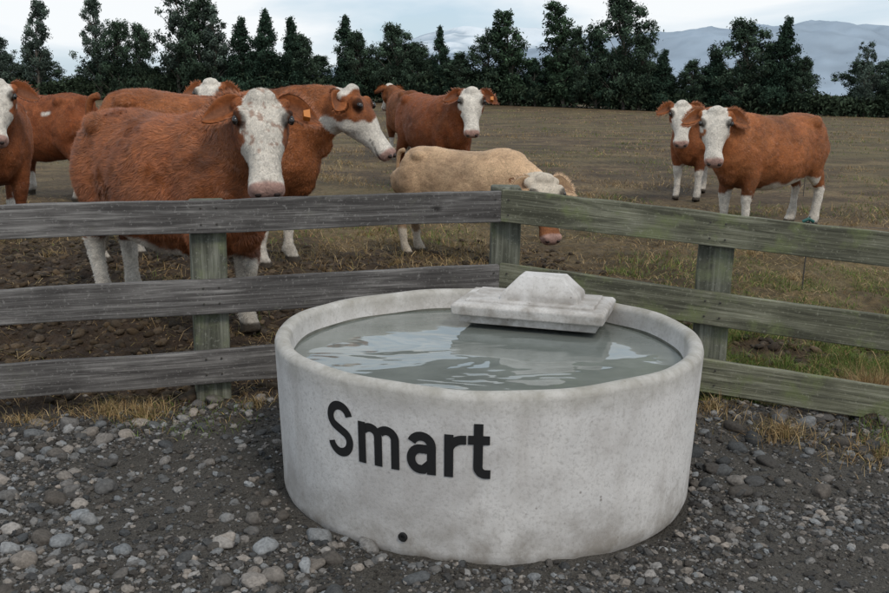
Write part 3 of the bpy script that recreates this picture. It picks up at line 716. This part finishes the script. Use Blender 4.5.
cow(-.95, 22.5, 105, 1.1, (1.1, .1, 1.45), 110, 50, base=(.25, .085, .03), face='full', socks=.45, hair=6000, hw=.01, seed=4, vox=.025, mott=.6)
cow(.15, 9.0, -28, .74, (1.14, -.14, 1.06), -70, 62, base=(.56, .38, .235), face='crown', socks=.36, hair=36000, hl=.018, hw=.005, seed=5, hs=1.4, pale=True, fbrown=True, mott=.35, lift=.45)
cow(3.76, 11.4, -145, .96, (1.05, .0, 1.40), -102, 62, base=(.32, .112, .04), face='full', socks=.5, belly=.22, hair=28000, hw=.006, hl=.022, seed=6, bw=.12, hs=1.18, mott=.7, lift=.8)
cow(3.86, 14.9, -122, .97, (1.05, .0, 1.42), -100, 62, base=(.28, .092, .032), face='full', socks=.5, hair=10000, hw=.008, hl=.018, seed=7, bw=.12, hs=1.18, mott=.6)
cow(-4.78, 10.4, -62, 1.05, (1.08, 0, 1.46), -75, 55, base=(.25, .077, .026), face='full', socks=.3, hair=9000, hw=.006, hl=.018, seed=8, mott=.6, bw=.11)
cow(-5.5, 13.6, 150, 1.03, (1.1, 0, 1.45), 150, 45, base=(.24, .073, .026), face='full', socks=.3, patch=.30, hair=12000, hw=.008, hl=.018, seed=9, mott=.6)
cow(-2.45, 13.2, -112, 1.06, (1.08, 0, 1.48), -95, 55, base=(.27, .088, .031), face='full', socks=.3, hair=9000, hw=.007, hl=.018, seed=10, mott=.6, bw=.11)

for (ex, ey, hh) in ((2.95, 7.9, .62), (5.6, 15.3, .8), (-.5, 21, .8)):
    z = float(gz(ex, ey)); tube('standard', [(ex, ey, z-.05), (ex+.01, ey, z+hh)], .006, STD, EF)
    tube('clip', [(ex-.045, ey, z+hh*.93), (ex, ey-.01, z+hh*.97), (ex+.045, ey, z+hh*.93)], .014, PLM, EF)
z0 = float(gz(2.95, 7.9))+.56
tube('wire', [(2.95-6, 7.9+1.2, z0-.06)]+[(2.95-6+12*t_, 7.9+1.2-2.4*t_, z0-.05*math.sin(math.pi*((t_*2) % 1))) for t_ in np.linspace(.02, 1, 20)], .0018, WIM, EF)

# ---------------------------------------------------------------- trees
BARK = NT('bark_mat'); v = BARK.coord('Object', (6, 6, 1)); q = BARK.noise(v, 3, 5); BARK = BARK.out(BARK.ramp(q, [(.3, (.05, .045, .04)), (.7, (.16, .14, .12))]), .9)
LEAF = colmat('foliage_mat', .85, 2, .8, 1.2, 0.0, spec=.1)
def leafquads(C, size, cols):
    n = len(C); a = rng.normal(0, 1, (n, 3)); a /= np.linalg.norm(a, axis=1)[:, None]
    b = np.cross(a, rng.normal(0, 1, (n, 3))); b /= np.linalg.norm(b, axis=1)[:, None]
    s = size*rng.uniform(.5, 1.3, n)
    a = a*s[:, None]; b = b*(s*.4)[:, None]
    V = np.stack([C-a, C-b, C+a, C+b], 1).reshape(-1, 3)
    return V, np.arange(n*4).reshape(-1, 4), np.repeat(cols, 4, 0)
def tree_variant(k, kind):
    H = 8.0; TV = []; TF = []; o = 0
    lean = rng.normal(0, .15, 2)
    def axisp(z): return np.array([lean[0]*z*.4+.15*math.sin(z*.9+k), lean[1]*z*.4+.12*math.sin(z*1.1+k*2), z])
    v_, f_ = loft([(*axisp(z), .17*(1-z/H*.9), .17*(1-z/H*.9)) for z in np.linspace(-.3, H*.95, 9)], N=8, res=2); TV.append(v_); TF += [tuple(i+o for i in f) for f in f_]; o += len(v_)
    CL = []
    ncl = {'euc': 75, 'con': 170, 'mid': 135, 'pop': 120}[kind]
    ph = rng.uniform(0, 6.28, 4)
    for i in range(ncl):
        u = rng.random()**.85
        an = rng.uniform(0, 6.28)
        lob = 1+.3*math.sin(an*2+ph[0])+.22*math.sin(an*3+u*7+ph[1])+.25*math.sin(u*11+ph[2])
        if kind == 'con': z = .3+u*(H-.5); R = (2.3*(1-(z/H)**1.1)+.12)*lob; rad = R*math.sqrt(rng.uniform(.05, 1)); cr = rng.uniform(.3, .55)*(1.15-.6*z/H)
        elif kind == 'mid': z = .7+u*(H-.95); R = (2.1*math.sin(math.pi*min(1, (z/H)*.75+.2))**.8+.1)*lob; rad = R*math.sqrt(rng.uniform(.02, 1)); cr = rng.uniform(.3, .6)*(1.1-.45*z/H)
        elif kind == 'pop': z = .6+u*(H-.8); R = (1.15*math.sin(math.pi*min(1, (z/H)*.82+.12))**.7+.06)*(.6+.4*lob); rad = R*math.sqrt(rng.uniform(.02, 1)); cr = rng.uniform(.28, .48)*(1.1-.5*z/H)
        else: z = 1.6+u*(H-1.8); R = (1.7*math.sin(math.pi*min(1, (z/H)*.78+.15))+.08)*lob; rad = R*math.sqrt(rng.uniform(.02, 1)); cr = rng.uniform(.28, .5)*(1.15-.5*z/H)
        R0 = axisp(z); c = R0+np.array([math.cos(an)*rad, math.sin(an)*rad, rng.normal(0, .1)+.15*rad])
        zb = max(.3, z-rad*.8-.2); b0 = axisp(zb)
        if i % 2 == 0:
            v_, f_ = loft([(*b0, .05, .05), (*((b0+c)/2+np.array([0, 0, .05])), .03, .03), (*c, .012, .012)], side=(.3, 1, .2), N=5, res=2); TV.append(v_); TF += [tuple(int(j)+o for j in f) for f in f_]; o += len(v_)
        CL.append((c, cr))
    P = []; Cc = []
    for c, cr in CL:
        nl = int({'euc': 130, 'con': 105, 'mid': 115, 'pop': 115}[kind]*(cr/.4)**2)+8; g = rng.normal(0, .58, (nl, 3)); g[:, 2] = g[:, 2]*.9
        P.append(c+g*cr); br = rng.uniform(.45, 1.5)
        bc = np.array({'euc': [.078, .108, .088], 'con': [.034, .062, .042], 'mid': [.052, .082, .055], 'pop': [.05, .085, .05]}[kind])  # leaf colours lightened towards blue-green, distance haze painted in
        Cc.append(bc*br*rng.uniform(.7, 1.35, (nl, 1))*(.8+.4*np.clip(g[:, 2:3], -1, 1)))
    P = np.concatenate(P); Cc = np.clip(np.concatenate(Cc), .004, 1)
    V, F, C = leafquads(P, .135, Cc)
    return pymesh('trunk_%d' % k, np.concatenate(TV), TF, BARK, True), fastmesh('crown_%d' % k, V, F, col=C, mat=LEAF)
kinds = ['euc', 'euc', 'con', 'con', 'mid', 'mid', 'mid', 'pop', 'pop']
TVAR = [tree_variant(k, kd) for k, kd in enumerate(kinds)]
ROW = bpy.data.objects.new('tree_row', None); COL.objects.link(ROW)
def place(u, vtop, kind, wide=1.0, dy=0):
    yb = 104-24*u/889+dy
    s = (u-444.5)/975; x = s*yb
    vt = vtop-(u-444.5)*.014
    ztop = 1.67+(90-vt)/975*yb*1.02
    zb = float(gh(x, yb)); h = ztop-zb; var = rng.choice([i for i, q in enumerate(kinds) if q == kind]); sc_ = h/8.1
    rz = rng.uniform(0, 6.28); wide = wide*rng.uniform(.85, 1.15)
    for me, nm in zip(TVAR[var], ('trunk', 'crown')):
        o = obj(nm, me, ROW, (x, yb, zb)); o.scale = (sc_*wide, sc_*wide, sc_); o.rotation_euler = (0, 0, rz)
TL = [(-10, 38, 'mid', 1), (12, 40, 'euc', 1), (43, 6, 'euc', .8), (106, 4, 'euc', .7), (122, 26, 'mid', .8), (145, 28, 'mid', .85), (184, -8, 'euc', .9), (203, 5, 'mid', .8), (220, 12, 'euc', .8), (244, 22, 'con', .9), (268, 15, 'con', .9), (292, 22, 'con', .9), (304, 38, 'mid', .9),
      (345, 20, 'con', 1.), (362, 36, 'mid', 1), (396, 28, 'mid', 1), (415, 50, 'mid', 1), (437, 30, 'con', .7), (460, 55, 'mid', 1), (482, 32, 'mid', 1.0), (509, 15, 'pop', 1.2), (530, 60, 'con', 1), (558, 8, 'pop', 1.1), (572, 32, 'mid', .8), (590, 30, 'con', .8), (617, 0, 'mid', .75), (632, 40, 'mid', .9), (655, 52, 'con', 1.1), (684, 62, 'mid', 1),
      (706, 52, 'con', 1.2), (738, 24, 'mid', .9), (757, 46, 'con', .9), (772, 22, 'con', .95), (790, 60, 'mid', .9), (855, 46, 'euc', .9), (880, 66, 'mid', 1), (910, 50, 'mid', 1), (-60, 20, 'mid', 1), (-110, 30, 'con', 1), (960, 40, 'con', 1), (1010, 20, 'mid', 1)]
for tt in TL: place(*tt)
for u in list(np.arange(-90, 60, 17))+list(np.arange(100, 318, 15))+list(np.arange(340, 790, 13))+[852, 875, 900, 930]:
    place(u+rng.uniform(-6, 6), rng.uniform(46, 74) if u < 640 else rng.uniform(60, 80), rng.choice(['con', 'mid', 'mid']), rng.uniform(1.0, 1.7), 4)
n = 110000; uu = rng.uniform(-.75, .75, n); yb = (104-24*((uu*975+444.5)/889))+rng.normal(0, 1.0, n)+1.0; px = uu*yb
hgt = .8+3.6*fbm(np.stack([px*.25, px*0, px*0], -1), 51, 4); hgt = hgt*np.where(uu > .2, .7, .95)
zz = gh(px, yb)+hgt*rng.random(n)**.7*rng.uniform(.8, 1.1, n)
br = .5+1.1*fbm(np.stack([px*.8, zz*.8, yb*.8], -1), 52, 3)
V, F, C = leafquads(np.stack([px, yb, zz], -1), .19, np.array([[.036, .053, .032]])*br[:, None]*rng.uniform(.6, 1.4, (n, 1)))
obj('hedge', fastmesh('hedge', V, F, col=C, mat=LEAF))

# ---------------------------------------------------------------- hills
def hills(name, y0, y1, prof, tint, seed, snow=None):
    ss = np.linspace(-1.1, 1.1, 520); dd = np.linspace(0, 1, 70)
    S, D = np.meshgrid(ss, dd); Yh = y0+(y1-y0)*D; Xh = S*Yh
    pu = np.array([p[0] for p in prof]); pv = np.array([p[1] for p in prof]); el = np.interp(444.5+975*S, pu, pv)
    el = (90-el)/975
    rid = 1-np.abs(2*fbm(np.stack([S*18, D*4, S*0], -1), seed, 5)-1)
    Zh = el*Yh*(np.sin(math.pi*np.clip(D, 0, 1)*.5))**1.2*(.84+.2*rid)*np.where(D > .98, 0.9, 1)
    Zh = np.where(D == 0, -5, Zh)
    idx = np.arange(S.size).reshape(S.shape); F = np.stack([idx[:-1, :-1], idx[:-1, 1:], idx[1:, 1:], idx[1:, :-1]], -1).reshape(-1, 4)
    c = np.array(tint)[None, None]*(.75+.4*fbm(np.stack([S*45, D*14, S*0], -1), seed+9, 5)+.18*(rid-.5))[..., None]  # bluish tint has the aerial haze painted into the hill colour
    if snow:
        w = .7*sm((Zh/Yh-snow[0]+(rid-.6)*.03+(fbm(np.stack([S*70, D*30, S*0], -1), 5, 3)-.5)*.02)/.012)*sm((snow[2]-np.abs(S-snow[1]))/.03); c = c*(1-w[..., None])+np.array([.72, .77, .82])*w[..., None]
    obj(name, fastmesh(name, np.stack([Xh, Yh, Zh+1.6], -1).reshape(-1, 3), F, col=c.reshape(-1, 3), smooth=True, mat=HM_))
HM_ = colmat('hill_mat', 1.0, .003, .9, 1.1, 0.0, spec=0.0)
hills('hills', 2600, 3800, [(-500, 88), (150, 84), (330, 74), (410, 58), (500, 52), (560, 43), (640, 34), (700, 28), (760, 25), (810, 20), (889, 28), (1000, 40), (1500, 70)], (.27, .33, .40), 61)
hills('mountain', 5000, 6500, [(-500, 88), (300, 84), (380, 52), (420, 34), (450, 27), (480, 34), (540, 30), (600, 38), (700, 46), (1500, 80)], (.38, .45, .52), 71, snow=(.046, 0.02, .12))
